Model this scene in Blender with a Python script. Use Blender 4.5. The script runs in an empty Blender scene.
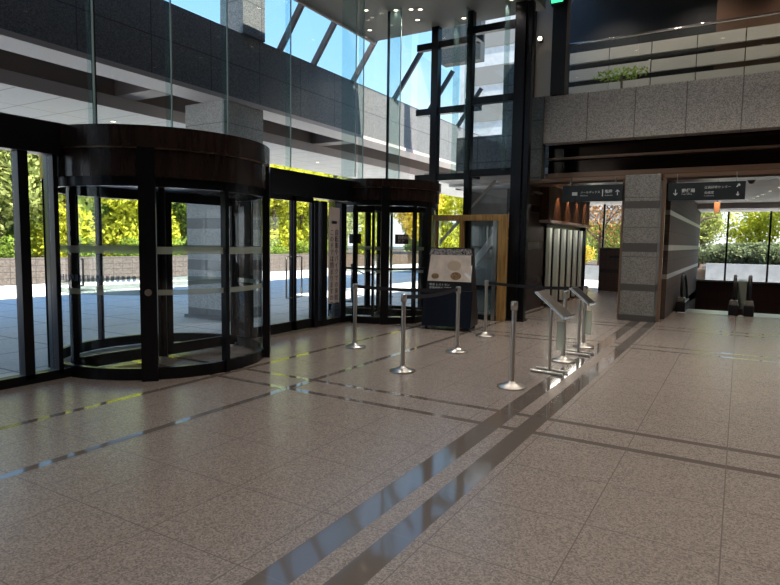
import bpy, math, random
from mathutils import Vector, Matrix
random.seed(7)
R = math.radians
sc = bpy.context.scene
COL = sc.collection

# ------------------------------------------------------------------ camera
yaw, pitch, roll = .53395, .085776, .014763
fw = Vector((-math.sin(yaw)*math.cos(pitch), math.cos(yaw)*math.cos(pitch), -math.sin(pitch)))
r0 = Vector((math.cos(yaw), math.sin(yaw), 0)); u0 = r0.cross(fw)
rt = math.cos(roll)*r0 + math.sin(roll)*u0
up = math.cos(roll)*u0 - math.sin(roll)*r0
cd = bpy.data.cameras.new('camera'); cam = bpy.data.objects.new('camera', cd); COL.objects.link(cam)
cam.matrix_world = Matrix(((rt.x, up.x, -fw.x, 0), (rt.y, up.y, -fw.y, 0), (rt.z, up.z, -fw.z, 1.55), (0, 0, 0, 1)))
cd.sensor_fit = 'HORIZONTAL'; cd.sensor_width = 36; cd.lens = 589.4*36/780; cd.clip_end = 400
sc.camera = cam

# ------------------------------------------------------------------ light
SKY, SUN, EXPO = 1.4, 12, 0.33
w = bpy.data.worlds.new('world'); sc.world = w; w.use_nodes = True
nt = w.node_tree; bg = nt.nodes['Background']
# clear winter sky: colour by elevation angle
tc0 = nt.nodes.new('ShaderNodeTexCoord'); sp = nt.nodes.new('ShaderNodeSeparateXYZ'); nt.links.new(tc0.outputs['Generated'], sp.inputs[0])
sky = nt.nodes.new('ShaderNodeValToRGB'); nt.links.new(sp.outputs['Z'], sky.inputs['Fac'])
e = sky.color_ramp.elements
e[0].position = 0; e[0].color = (.85, .88, .90, 1); e[1].position = 1; e[1].color = (.10, .27, .68, 1)
k = e.new(.10); k.color = (.68, .80, .92, 1); k = e.new(.24); k.color = (.33, .60, .88, 1); k = e.new(.55); k.color = (.16, .42, .82, 1)
# thin clouds mixed over the sky
tc = nt.nodes.new('ShaderNodeTexCoord'); ns = nt.nodes.new('ShaderNodeTexNoise'); ns.inputs['Scale'].default_value = 3.0; ns.inputs['Detail'].default_value = 7
rp = nt.nodes.new('ShaderNodeValToRGB'); rp.color_ramp.elements[0].position = .58; rp.color_ramp.elements[1].position = .85
mx = nt.nodes.new('ShaderNodeMixRGB'); mx.inputs['Color2'].default_value = (.85, .88, .92, 1)
nt.links.new(tc.outputs['Generated'], ns.inputs['Vector']); nt.links.new(ns.outputs['Fac'], rp.inputs['Fac'])
nt.links.new(rp.outputs['Color'], mx.inputs['Fac']); nt.links.new(sky.outputs['Color'], mx.inputs['Color1'])
nt.links.new(mx.outputs['Color'], bg.inputs['Color']); bg.inputs['Strength'].default_value = SKY
sd = bpy.data.lights.new('sun', 'SUN'); sd.energy = SUN; sd.angle = R(.6); sd.color = (1, .93, .8)
so = bpy.data.objects.new('sun', sd); COL.objects.link(so)
sdir = Vector((math.cos(R(-12))*math.cos(R(55)), math.sin(R(-12))*math.cos(R(55)), math.sin(R(55))))
so.rotation_euler = sdir.to_track_quat('Z', 'Y').to_euler()

def area(name, loc, sx, sy, energy, color=(1, .9, .8), rot=(0, 0, 0)):
    d = bpy.data.lights.new(name, 'AREA'); d.shape = 'RECTANGLE'; d.size = sx; d.size_y = sy; d.energy = energy; d.color = color
    o = bpy.data.objects.new(name, d); COL.objects.link(o); o.location = loc; o.rotation_euler = rot

sc.view_settings.view_transform = 'Standard'; sc.view_settings.look = 'None'
sc.view_settings.exposure = EXPO; sc.view_settings.gamma = 1; sc.view_settings.use_curve_mapping = False
sc.cycles.use_denoising = True
sc.cycles.max_bounces = 10; sc.cycles.transparent_max_bounces = 24
sc.cycles.diffuse_bounces = 4; sc.cycles.glossy_bounces = 5; sc.cycles.caustics_reflective = False; sc.cycles.caustics_refractive = False
sc.cycles.sample_clamp_indirect = 6

# ------------------------------------------------------------------ materials
def principled(name, col, rough=.5, metal=0, spec=.5, bump=0, bscale=60, var=0, vscale=8, emit=None, estr=0):
    m = bpy.data.materials.new(name); m.use_nodes = True
    n = m.node_tree; b = n.nodes['Principled BSDF']
    b.inputs['Base Color'].default_value = (*col, 1); b.inputs['Roughness'].default_value = rough
    b.inputs['Metallic'].default_value = metal; b.inputs['Specular IOR Level'].default_value = spec
    if emit: b.inputs['Emission Color'].default_value = (*emit, 1); b.inputs['Emission Strength'].default_value = estr
    if var or bump:
        t = n.nodes.new('ShaderNodeTexCoord'); x = n.nodes.new('ShaderNodeTexNoise'); x.inputs['Scale'].default_value = vscale; x.inputs['Detail'].default_value = 6
        n.links.new(t.outputs['Object'], x.inputs['Vector'])
        if var:
            rr = n.nodes.new('ShaderNodeValToRGB'); e = rr.color_ramp.elements; e[0].position = .35; e[1].position = .65
            e[0].color = (*[c*(1-var) for c in col], 1); e[1].color = (*[min(1, c*(1+var)) for c in col], 1)
            n.links.new(x.outputs['Fac'], rr.inputs['Fac']); n.links.new(rr.outputs['Color'], b.inputs['Base Color'])
        if bump:
            bp = n.nodes.new('ShaderNodeBump'); bp.inputs['Strength'].default_value = bump
            n.links.new(x.outputs['Fac'], bp.inputs['Height']); n.links.new(bp.outputs['Normal'], b.inputs['Normal'])
    return m

def math_node(n, op, a, b=None, v=None):
    k = n.nodes.new('ShaderNodeMath'); k.operation = op
    for i, s in enumerate((a, b)):
        if s is None: continue
        if isinstance(s, (int, float)): k.inputs[i].default_value = s
        else: n.links.new(s, k.inputs[i])
    return k.outputs[0]

def speckle(n, scale, c0, c1, c2):
    t = n.nodes.new('ShaderNodeTexCoord')
    v = n.nodes.new('ShaderNodeTexVoronoi'); v.inputs['Scale'].default_value = scale; v.inputs['Randomness'].default_value = 1
    n.links.new(t.outputs['Object'], v.inputs['Vector'])
    sc3 = n.nodes.new('ShaderNodeSeparateColor'); n.links.new(v.outputs['Color'], sc3.inputs[0])
    r = n.nodes.new('ShaderNodeValToRGB'); r.color_ramp.elements[0].position = .1; r.color_ramp.elements[0].color = (*c0, 1)
    r.color_ramp.elements[1].position = .9; r.color_ramp.elements[1].color = (*c2, 1)
    e = r.color_ramp.elements.new(.5); e.color = (*c1, 1)
    n.links.new(sc3.outputs[0], r.inputs['Fac'])
    return t, v, r

def granite(name, c, k=.35, rough=.55, scale=90, joints=None, bands=None, jw=.006, bandcol=None, bandrough=.1, jk=.4):
    """speckled granite; joints = (axis, pitch, offset) list; bands = (axis, lo, hi) list of darker stone courses"""
    m = bpy.data.materials.new(name); m.use_nodes = True; n = m.node_tree; b = n.nodes['Principled BSDF']
    t, v, r = speckle(n, scale, [x*(1-k) for x in c], c, [min(1, x*(1+k)) for x in c])
    col = r.outputs['Color']
    sx = n.nodes.new('ShaderNodeSeparateXYZ'); g = n.nodes.new('ShaderNodeNewGeometry'); n.links.new(g.outputs['Position'], sx.inputs[0])
    if bands:
        tot = None
        for ax, lo, hi in bands:
            p = sx.outputs[ax]
            q = math_node(n, 'MULTIPLY', math_node(n, 'GREATER_THAN', p, lo), math_node(n, 'LESS_THAN', p, hi))
            tot = q if tot is None else math_node(n, 'MAXIMUM', tot, q)
        mm = n.nodes.new('ShaderNodeMixRGB'); n.links.new(tot, mm.inputs['Fac']); n.links.new(col, mm.inputs['Color1'])
        mm.inputs['Color2'].default_value = (*(bandcol or [x*.35 for x in c]), 1); col = mm.outputs['Color']
        rr = n.nodes.new('ShaderNodeMapRange'); rr.inputs['To Min'].default_value = rough; rr.inputs['To Max'].default_value = bandrough
        n.links.new(tot, rr.inputs['Value']); n.links.new(rr.outputs[0], b.inputs['Roughness'])
    else: b.inputs['Roughness'].default_value = rough
    if joints:
        tot = None
        for ax, pit, off in joints:
            p = math_node(n, 'SUBTRACT', sx.outputs[ax], off)
            f = math_node(n, 'ABSOLUTE', math_node(n, 'SUBTRACT', math_node(n, 'FRACT', math_node(n, 'ADD', math_node(n, 'DIVIDE', p, pit), 100.5)), .5))
            q = math_node(n, 'LESS_THAN', f, jw/2/pit)
            tot = q if tot is None else math_node(n, 'MAXIMUM', tot, q)
        mm = n.nodes.new('ShaderNodeMixRGB'); n.links.new(tot, mm.inputs['Fac']); n.links.new(col, mm.inputs['Color1'])
        mm.inputs['Color2'].default_value = (*[x*jk for x in c], 1); col = mm.outputs['Color']
    n.links.new(col, b.inputs['Base Color'])
    return m

def glass(name, tint=(.93, .97, .96), refl=.9, rough=0, haze=0, hazecol=(.7, .8, .8)):
    m = bpy.data.materials.new(name); m.use_nodes = True; n = m.node_tree
    n.nodes.remove(n.nodes['Principled BSDF']); out = n.nodes['Material Output']
    tr = n.nodes.new('ShaderNodeBsdfTransparent'); tr.inputs['Color'].default_value = (*tint, 1)
    gl = n.nodes.new('ShaderNodeBsdfGlossy'); gl.inputs['Roughness'].default_value = rough
    fr = n.nodes.new('ShaderNodeLayerWeight'); fr.inputs['Blend'].default_value = .5
    fc = math_node(n, 'ADD', math_node(n, 'MULTIPLY', math_node(n, 'POWER', fr.outputs['Facing'], 4.5), .9), .05)
    mx = n.nodes.new('ShaderNodeMixShader'); n.links.new(math_node(n, 'MULTIPLY', fc, refl), mx.inputs[0])
    n.links.new(tr.outputs[0], mx.inputs[1]); n.links.new(gl.outputs[0], mx.inputs[2]); o = mx.outputs[0]
    if haze:
        df = n.nodes.new('ShaderNodeBsdfDiffuse'); df.inputs['Color'].default_value = (*hazecol, 1)
        m2 = n.nodes.new('ShaderNodeMixShader'); m2.inputs[0].default_value = haze
        n.links.new(o, m2.inputs[1]); n.links.new(df.outputs[0], m2.inputs[2]); o = m2.outputs[0]
    n.links.new(o, out.inputs['Surface']); return m

def wood(name, c, rough=.4, axis='Z', sc_=6):
    m = bpy.data.materials.new(name); m.use_nodes = True; n = m.node_tree; b = n.nodes['Principled BSDF']; b.inputs['Roughness'].default_value = rough
    t = n.nodes.new('ShaderNodeTexCoord'); mp = n.nodes.new('ShaderNodeMapping'); mp.inputs['Scale'].default_value = (sc_, sc_, .4) if axis == 'Z' else (.4, .4, sc_*3)
    x = n.nodes.new('ShaderNodeTexNoise'); x.inputs['Scale'].default_value = 5; x.inputs['Detail'].default_value = 5
    rr = n.nodes.new('ShaderNodeValToRGB'); e = rr.color_ramp.elements; e[0].position = .3; e[1].position = .7
    e[0].color = (*[q*.6 for q in c], 1); e[1].color = (*[q*1.3 for q in c], 1)
    n.links.new(t.outputs['Object'], mp.inputs[0]); n.links.new(mp.outputs[0], x.inputs['Vector']); n.links.new(x.outputs['Fac'], rr.inputs['Fac']); n.links.new(rr.outputs['Color'], b.inputs['Base Color'])
    return m

M = {}
TB = 5.92
M['floor'] = granite('floor_granite', (.225, .19, .17), k=.32, rough=.27, scale=120,
    joints=[(0, .66, 0.0), (1, .66, TB)], jw=.007, jk=.6,
    bands=[(0, -1.85, -1.67), (0, -1.54, -1.38), (0, -4.06, -3.98), (0, -5.1, -5.02), (1, 4.66, 4.74), (1, 5.1, 5.18), (1, 9.43, 9.5), (1, 9.79, 9.86), (1, 11.9, 11.97), (1, 12.3, 12.37)],
    bandcol=(.115, .098, .088), bandrough=.07)
M['plaza'] = granite('plaza_pavers', (.80, .78, .76), k=.06, rough=.7, scale=30, joints=[(0, 1.2, 0), (1, 1.2, 0)], jw=.03)
M['granite'] = granite('grey_granite', (.42, .40, .38), k=.35, rough=.5, scale=60, joints=[(0, .94, -2.0)], jw=.02)
M['beamstone'] = granite('beam_granite', (.165, .165, .17), k=.35, rough=.5, scale=60, joints=[(1, 1.25, 0.2), (2, .62, 4.2)], jw=.02)
M['column'] = granite('column_granite', (.22, .215, .205), k=.3, rough=.45, scale=60, bandcol=(.085, .08, .077), bandrough=.35, joints=[(2, .6, .12)], jw=.012,
    bands=[(2, 0, .12), (2, .62, .76), (2, 1.42, 1.6), (2, 2.3, 2.45)])
M['column_out'] = granite('outdoor_column_granite', (.50, .485, .465), k=.25, rough=.5, scale=60, bandcol=(.2, .195, .19), bandrough=.35, joints=[(2, .6, .12)], jw=.012,
    bands=[(2, 0, .2), (2, .95, 1.15), (2, 1.75, 1.95)])
M['pilaster'] = granite('brown_granite', (.125, .09, .078), k=.35, rough=.6, scale=60, bandcol=(.06, .045, .04), bandrough=.15, joints=[(1, .45, 13.15), (0, .3, -4.2)], jw=.01,
    bands=[(2, .62, .76), (2, 1.42, 1.6), (2, 2.3, 2.45)])
M['brownwall'] = granite('polished_brown_granite', (.085, .058, .045), k=.25, rough=.75, scale=70, joints=[(1, .94, 0), (2, .62, 0)], jw=.012,
    bands=[(2, 1.45, 1.57), (2, 2.2, 2.3), (2, .85, .95)], bandcol=(.30, .26, .23), bandrough=.35)
M['mailwall'] = granite('dark_brown_brick', (.07, .035, .028), k=.25, rough=.4, scale=60, joints=[(0, .3, 0), (2, .35, 0)], jw=.01, bands=[(2, .62, .74)], bandcol=(.03, .02, .018), bandrough=.3)
M['backstone'] = granite('grey_green_granite', (.085, .092, .088), k=.4, rough=.5, scale=50, joints=[(2, .62, 4.25), (0, 1.2, 0)], jw=.03)  # dark grey-green stone of the outer walls
M['frame'] = principled('dark_bronze_metal', (.012, .012, .015), .28, .6, .5)
M['drum'] = wood('dark_brown_bronze', (.022, .013, .011), .22, 'Z', 4)
M['steel'] = principled('brushed_steel', (.55, .52, .48), .28, 1, bump=.05, vscale=120)
M['chrome'] = principled('chrome', (.75, .75, .75), .12, 1)
M['belt'] = principled('black_webbing', (.008, .008, .012), .7)
M['black'] = principled('black_paint', (.012, .012, .015), .35)
M['navy'] = principled('navy_panel', (.003, .005, .014), .3)
M['gold'] = wood('gold_oak_frame', (.42, .25, .085), .35)
M['glass'] = glass('clear_glass')
M['fin'] = glass('green_edge_glass', (.86, .94, .93), .8, 0, .05, (.35, .5, .5))
M['finedge'] = principled('pale_green_glass_edge', (.30, .42, .42), .25)
M['drumglass'] = glass('door_glass', (.95, .98, .99), 1.0)
M['frost'] = glass('frosted_film', (.8, .85, .82), .2, .3, .30, (.75, .8, .72))
M['dots'] = glass('faint_dot_film', (.75, .8, .9), .2, .3, .25, (.3, .4, .5))
M['ceil'] = principled('ceiling_grey', (.24, .23, .22), .6)
M['ceilwhite'] = principled('ceiling_panel_white', (.78, .74, .74), .5, var=.04, vscale=3)
M['porch'] = granite('porch_ceiling_panels', (.50, .475, .48), k=.03, rough=.5, scale=20, joints=[(0, 1.5, -10), (1, .75, 0)], jw=.025)
M['porchbrown'] = principled('porch_brown_panel', (.22, .17, .15), .5)
M['edge'] = principled('pale_pink_edge_trim', (.62, .54, .52), .5)
M['darkwall'] = principled('dark_panelling', (.010, .009, .010), .6)
M['brownpanel'] = principled('brown_panelling', (.12, .065, .042), .3)
M['gloss'] = principled('dark_bronze_mirror', (.035, .022, .016), .1, .9, bump=.12, vscale=1.5)
M['bronze'] = principled('bronze_trim', (.30, .19, .13), .3, .7)
M['white'] = principled('white_panel', (.46, .41, .36), .5)
M['wall'] = granite('lobby_wall_granite', (.06, .055, .05), k=.25, rough=.5, scale=50, joints=[(2, .9, 0), (0, 1.2, 0), (1, 1.2, 0)], jw=.015)
M['timber'] = wood('warm_timber', (.05, .02, .01), .75, 'Z', 5)
M['fincol'] = principled('pale_green_slat', (.66, .72, .66), .4)
M['lampface'] = principled('lamp_face', (.9, .9, .85), .5, emit=(1, .86, .62), estr=5)
M['lampwhite'] = principled('lamp_face_white', (.9, .9, .85), .5, emit=(1, .93, .8), estr=5)
M['orange'] = principled('orange_card', (.62, .25, .09), .6)
M['text'] = principled('white_letters', (.62, .66, .66), .5)
M['signplate'] = principled('sign_charcoal', (.018, .024, .028), .35)
M['notice'] = principled('notice_paper', (.50, .44, .43), .6)
M['exit'] = principled('exit_green', (.02, .45, .15), .4, emit=(.05, .85, .3), estr=1.6)
M['rubber'] = principled('black_rubber', (.012, .012, .012), .5)
M['wallout'] = granite('planter_brick', (.13, .105, .09), k=.25, rough=.8, scale=20, joints=[(1, .4, 0), (2, .2, 0)], jw=.02)
M['outwhite'] = principled('pale_concrete', (.52, .53, .55), .8, var=.08, vscale=2)
M['gardenwall'] = principled('grey_garden_wall', (.26, .27, .29), .8, var=.1, vscale=3)
M['soil'] = principled('soil', (.09, .06, .04), .9)
M['bark'] = principled('bark', (.16, .11, .08), .8, var=.3, vscale=10)
def leafmat(name, c):
    m = bpy.data.materials.new(name); m.use_nodes = True; n = m.node_tree; b = n.nodes['Principled BSDF']
    b.inputs['Roughness'].default_value = .6; b.inputs['Specular IOR Level'].default_value = .2
    t = n.nodes.new('ShaderNodeTexCoord'); x = n.nodes.new('ShaderNodeTexNoise'); x.inputs['Scale'].default_value = 2.2; x.inputs['Detail'].default_value = 4
    rr = n.nodes.new('ShaderNodeValToRGB'); e = rr.color_ramp.elements; e[0].position = .35; e[1].position = .65
    e[0].color = (*[q*.55 for q in c], 1); e[1].color = (*[min(1, q*1.35) for q in c], 1)
    n.links.new(t.outputs['Object'], x.inputs['Vector']); n.links.new(x.outputs['Fac'], rr.inputs['Fac']); n.links.new(rr.outputs['Color'], b.inputs['Base Color'])
    tl = n.nodes.new('ShaderNodeBsdfTranslucent'); n.links.new(rr.outputs['Color'], tl.inputs['Color'])
    ms = n.nodes.new('ShaderNodeMixShader'); ms.inputs[0].default_value = .35
    n.links.new(b.outputs[0], ms.inputs[1]); n.links.new(tl.outputs[0], ms.inputs[2]); n.links.new(ms.outputs[0], n.nodes['Material Output'].inputs['Surface'])
    return m
M['leaf'] = leafmat('yellow_green_leaf', (.66, .66, .07))
M['leaf2'] = leafmat('green_leaf', (.26, .36, .06))
M['leafh'] = leafmat('grey_green_leaf', (.27, .31, .17))
M['leaf3'] = leafmat('russet_leaf', (.50, .27, .10))
M['leaf4'] = leafmat('golden_leaf', (.75, .58, .08))
M['leaf5'] = leafmat('dusty_green_leaf', (.44, .48, .16))

# ------------------------------------------------------------------ mesh helpers
class MB:
    def __init__(s): s.v = []; s.f = []; s.smooth = []
    def add(s, vs, fs, sm=False):
        k = len(s.v); s.v += [tuple(a) for a in vs]; s.f += [tuple(i+k for i in q) for q in fs]; s.smooth += [sm]*len(fs); return s
    def box(s, x0, x1, y0, y1, z0, z1):
        if x0 > x1: x0, x1 = x1, x0
        if y0 > y1: y0, y1 = y1, y0
        if z0 > z1: z0, z1 = z1, z0
        return s.add([(x0,y0,z0),(x1,y0,z0),(x1,y1,z0),(x0,y1,z0),(x0,y0,z1),(x1,y0,z1),(x1,y1,z1),(x0,y1,z1)],
            [(0,3,2,1),(4,5,6,7),(0,1,5,4),(1,2,6,5),(2,3,7,6),(3,0,4,7)])
    def obox(s, c, ax, ay, az):
        c, ax, ay, az = map(Vector, (c, ax, ay, az))
        vs = [c+i*ax+j*ay+k*az for k in (-1, 1) for i, j in ((-1,-1),(1,-1),(1,1),(-1,1))]
        return s.add(vs, [(0,3,2,1),(4,5,6,7),(0,1,5,4),(1,2,6,5),(2,3,7,6),(3,0,4,7)])
    def bar(s, a, b, w, h=None, upv=(0, 0, 1)):
        a, b = Vector(a), Vector(b); d = b-a; u = Vector(upv); x = d.cross(u)
        if x.length < 1e-5: x = d.cross(Vector((1, 0, 0)))
        x.normalize(); y = x.cross(d).normalized(); h = h or w
        return s.obox((a+b)/2, x*w/2, y*h/2, d/2)
    def tube(s, pts, r, n=12, caps=True):
        pts = [Vector(p) for p in pts]; rings = []
        prev = None
        for i, p in enumerate(pts):
            d = (pts[min(i+1, len(pts)-1)]-pts[max(i-1, 0)]).normalized()
            x = d.cross(Vector((0, 0, 1))) if prev is None else prev - d*prev.dot(d)
            if x.length < 1e-4: x = d.cross(Vector((1, 0, 0)))
            x.normalize(); prev = x; y = d.cross(x); rr = r[i] if isinstance(r, (list, tuple)) else r
            rings.append([p+rr*(math.cos(2*math.pi*k/n)*x+math.sin(2*math.pi*k/n)*y) for k in range(n)])
        vs = [q for ring in rings for q in ring]
        fs = [(i*n+k, i*n+(k+1) % n, (i+1)*n+(k+1) % n, (i+1)*n+k) for i in range(len(pts)-1) for k in range(n)]
        s.add(vs, fs, True)
        if caps: s.add(rings[0], [tuple(range(n))[::-1]]); s.add(rings[-1], [tuple(range(n))])
        return s
    def lathe(s, prof, c=(0, 0, 0), n=32):
        vs = [(c[0]+r*math.cos(2*math.pi*k/n), c[1]+r*math.sin(2*math.pi*k/n), c[2]+z) for r, z in prof for k in range(n)]
        fs = [(i*n+k, i*n+(k+1) % n, (i+1)*n+(k+1) % n, (i+1)*n+k) for i in range(len(prof)-1) for k in range(n)]
        return s.add(vs, fs, True)
    def arc(s, c, r0, r1, a0, a1, z0, z1, n=24):
        """solid curved wall: radii r0<r1, angles in degrees"""
        vs = []
        for i in range(n+1):
            a = R(a0+(a1-a0)*i/n)
            for r, z in ((r0, z0), (r1, z0), (r1, z1), (r0, z1)): vs.append((c[0]+r*math.cos(a), c[1]+r*math.sin(a), z))
        fs = []
        for i in range(n):
            for k in range(4): fs.append((4*i+k, 4*i+(k+1) % 4, 4*i+4+(k+1) % 4, 4*i+4+k))
        s.add(vs, fs, False); 
        if abs(a1-a0) < 359.9: s.add(vs[:4], [(3, 2, 1, 0)]); s.add(vs[-4:], [(0, 1, 2, 3)])
        return s
    def disc(s, c, r, z0, z1, n=40):
        return s.lathe([(0, z0), (r, z0)], (c[0], c[1], 0), n).lathe([(r, z0), (r, z1)], (c[0], c[1], 0), n).lathe([(r, z1), (0, z1)], (c[0], c[1], 0), n)
    def build(s, name, mat, parent=None, bevel=0):
        me = bpy.data.meshes.new(name); me.from_pydata(s.v, [], s.f); me.materials.append(M[mat] if isinstance(mat, str) else mat)
        me.polygons.foreach_set('use_smooth', s.smooth); me.update()
        o = bpy.data.objects.new(name, me); COL.objects.link(o)
        if parent:
            o.parent = parent
            loc = parent.location; p = parent.parent
            inv = Matrix.Translation(-Vector(loc))
            if p: inv = Matrix.Identity(4)
            o.matrix_parent_inverse = inv if not p else Matrix.Identity(4)
        if bevel:
            b = o.modifiers.new('bevel', 'BEVEL'); b.width = bevel; b.segments = 2; b.limit_method = 'ANGLE'
        return o

def B(*a): return MB().box(*a)
def thing(name, loc, label, cat, group=None):
    o = bpy.data.objects.new(name, None); COL.objects.link(o); o.location = loc; o.empty_display_size = .1
    o['label'] = label; o['category'] = cat; o['kind'] = 'thing'
    if group: o['group'] = group
    return o
def tag(o, label, cat, group=None):
    o['label'] = label; o['category'] = cat; o['kind'] = 'thing'
    if group: o['group'] = group
    return o
def struct(name, mb, mat, parent=None):
    o = mb.build(name, mat, parent)
    if not parent: o['kind'] = 'structure'
    return o
def copy_tree(root, loc=None, rotz=None, label=None, group=None, scale=None):
    kids = {}
    for o in list(COL.objects):
        if o.parent: kids.setdefault(o.parent.name, []).append(o)
    def rec(o, parent):
        c = o.copy(); inv = o.matrix_parent_inverse.copy(); COL.objects.link(c)
        if parent: c.parent = parent; c.matrix_parent_inverse = inv
        for ch in kids.get(o.name, []): rec(ch, c)
        return c
    r = rec(root, None)
    if loc: r.location = loc
    if rotz is not None: r.rotation_euler = (0, 0, rotz)
    if scale: r.scale = scale
    if label: r['label'] = label
    if group: r['group'] = group
    return r
def text(name, s, size, origin, xdir, updir, mat, parent, align='LEFT', bold=0):
    cu = bpy.data.curves.new(name, 'FONT'); cu.body = s; cu.size = size; cu.extrude = .0015; cu.align_x = align; cu.offset = bold; cu.resolution_u = 2
    t = bpy.data.objects.new(name+'_tmp', cu); COL.objects.link(t)
    bpy.context.view_layer.update()
    dg = bpy.context.evaluated_depsgraph_get(); me = bpy.data.meshes.new_from_object(t.evaluated_get(dg))
    bpy.data.objects.remove(t)
    x, y = Vector(xdir).normalized(), Vector(updir).normalized(); z = x.cross(y); o = Vector(origin)
    me.transform(Matrix(((x.x, y.x, z.x, o.x), (x.y, y.y, z.y, o.y), (x.z, y.z, z.z, o.z), (0, 0, 0, 1))))
    me.materials.clear(); me.materials.append(M[mat])
    ob = bpy.data.objects.new(name, me); COL.objects.link(ob)
    if parent: ob.parent = parent; ob.matrix_parent_inverse = Matrix.Translation(-parent.location) if not parent.parent else Matrix.Identity(4)
    return ob

FX = -6.4           # facade plane
PY = 13.05          # portal / balcony plane
CZ = 6.2            # low ceiling

# ================================================================== SETTING
fm = MB().box(-6.55, 12, -9, 15.6, -.2, 0)
fm.box(-6.4, -1.3, 15.6, 21.6, -.2, 0)
struct('floor', fm, 'floor')
struct('floor_lower', B(-1.3, 12, 15.6, 24.3, -3.6, -3.4), 'floor')
struct('ground', B(-60, 40, -30, 60, -4.2, -4.0), 'plaza') if False else None
g = MB().box(-60, -6.55, -30, 60, -.25, -.02)
g.box(-6.55, -1.3, 21.6, 60, -.25, -.02); g.box(-1.3, 40, 24.3, 60, -.25, -.02); g.box(-6.55, -6.4, 12, 21.6, -.25, -.02)
struct('ground', g, 'plaza')
# ceilings
c = MB().box(-7.6, -6.35, -9, 12, CZ, 6.45)
c.box(-6.35, -5.45, -9, 5.7, CZ, 8.2); c.box(-6.35, -5.45, 7.4, 12, CZ, 8.2)
c.box(-5.45, -3.6, -9, 12, CZ, 8.2); c.box(-3.6, 12, -9, 11.2, CZ, 8.2)
struct('ceiling', c, 'ceil')
struct('ceiling_atrium', B(-3.6, 12, 11.2, 16, 7.9, 8.2), 'ceil')
struct('trim_1', B(-7.66, -7.6, -9, 12.05, CZ-.05, CZ+.35), 'edge')
struct('ceiling_passage', MB().box(-6.4, 12, 13.65, 22.0, 2.95, 3.3).box(-1.3, 12, 22.0, 24.3, 2.78, 3.3), 'ceilwhite')
struct('floor_upper', B(-4.0, 12, 13.4, 16, 3.8, 4.1), 'darkwall')
# enclosing lobby walls out of shot
struct('wall_back', B(-6.5, 12, -9.2, -9, 0, 8.2), 'wall')
struct('wall_right', B(12, 12.2, -9, 24.3, -3.6, 8.2), 'wall')

# exterior granite beam and slope glazing
struct('wall_beam', MB().box(-8.9, -8.35, -14, 30, 4.2, 5.44), 'beamstone')
struct('trim_2', B(-8.93, -8.30, -14, 30, 4.12, 4.2), 'edge')
struct('ceiling_porch_recess', B(-10, -8.9, -14, 30, 4.85, 5.0), 'porchbrown')
pc = MB().box(-12.8, -10, -14, 30, 3.93, 4.3)
struct('ceiling_porch', pc, 'porch')
struct('trim_3', B(-10, -9.95, -14, 30, 3.9, 4.12), 'edge')
struct('wall_porch_upstand', B(-10.05, -9.98, -14, 30, 4.12, 4.9), 'porchbrown')
struct('wall_porch_crossbeam', MB().box(-9.98, -8.9, 6.9, 7.3, 4.12, 4.85).box(-9.98, -8.9, 12.7, 13.1, 4.12, 4.85), 'porchbrown')

# skylight glazing bars from beam top up to ceiling edge
wn = struct('window_1', MB().add([(-8.35, -9, 5.46), (-8.35, 21, 5.46), (-7.6, 21, 6.5), (-7.6, -9, 6.5)], [(0, 1, 2, 3)]), 'glass')
for i in (0, 1, 2.4, 4.2, 6, 8):
    y = 9.56 + i*1.11
    MB().bar((-8.38, y, 5.42), (-7.55, y, 6.58), .075, .12).build('glazing_bar', 'porchbrown' if i < 3 else 'frame', wn)

# ---- facade curtain wall above the doors
cw = struct('window_2', MB().add([(FX, -9, 2.72), (FX, 11.6, 2.72), (FX, 11.6, CZ), (FX, -9, CZ)], [(0, 1, 2, 3)]), 'glass')
for y in (-3, -1, 1, 2.4, 4.1, 5.15, 6.1, 7.45, 9.0, 9.55, 10.6):
    wdt = .30 if y in (9.0, 10.6) else .10
    B(FX, FX+wdt, y-.009, y+.009, 2.72, CZ).build('glass_fin', 'fin', cw)
    B(FX+wdt, FX+wdt+.012, y-.009, y+.009, 2.72, CZ).build('fin_edge', 'finedge', cw)
for y in (4.17, 10.62):
    B(FX-.02, FX+.03, y-.012, y+.012, 2.72, CZ).build('glazing_joint', 'frame', cw)
# ---- glazed end wall beyond the second revolving door
ew = struct('window_3', MB().add([(FX, 11.9, 0), (-5.0, 11.9, 0), (-5.0, 11.9, CZ), (FX, 11.9, CZ)], [(0, 1, 2, 3)])
    .add([(-4.95, 11.45, 0), (-4.0, 11.45, 0), (-4.0, 11.45, CZ), (-4.95, 11.45, CZ)], [(0, 1, 2, 3)]), 'glass')
for z in (2.98, 4.42, 5.82):
    mb = MB().box(FX, -4.95, 11.84, 11.96, z-.07, z+.07).box(-5.02, -4.88, 11.4, 11.96, z-.07, z+.07).box(-4.95, -4.0, 11.38, 11.5, z-.07, z+.07)
    mb.build('transom', 'frame', ew)
B(-6.02, -5.86, 11.8, 11.98, 0, CZ).build('mullion', 'frame', ew)
B(-4.99, -4.87, 11.36, 11.52, 0, CZ).build('mullion', 'frame', ew)
B(-4.93, -4.90, 11.14, 11.4, 2.98, CZ).build('glass_fin', 'fin', ew)
B(-5.4, -5.38, 11.6, 11.9, 2.98, CZ).build('glass_fin', 'fin', ew)
B(-4.12, -4.10, 11.14, 11.4, 2.98, CZ).build('glass_fin', 'fin', ew)
# dark steel post at the end of the glazing
po = thing('steel_post', (-3.84, 11.5, 0), 'dark full-height steel post at the right end of the glazed wall', 'post')
B(-4.0, -3.78, 11.38, 11.62, 0, CZ).build('shaft', 'frame', po, .01)
B(-3.77, -3.66, 11.42, 11.58, 0, CZ).build('pipe', 'frame', po, .01)
B(-4.02, -3.64, 11.36, 11.64, 0, .03).build('base_plate', 'frame', po)

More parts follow.
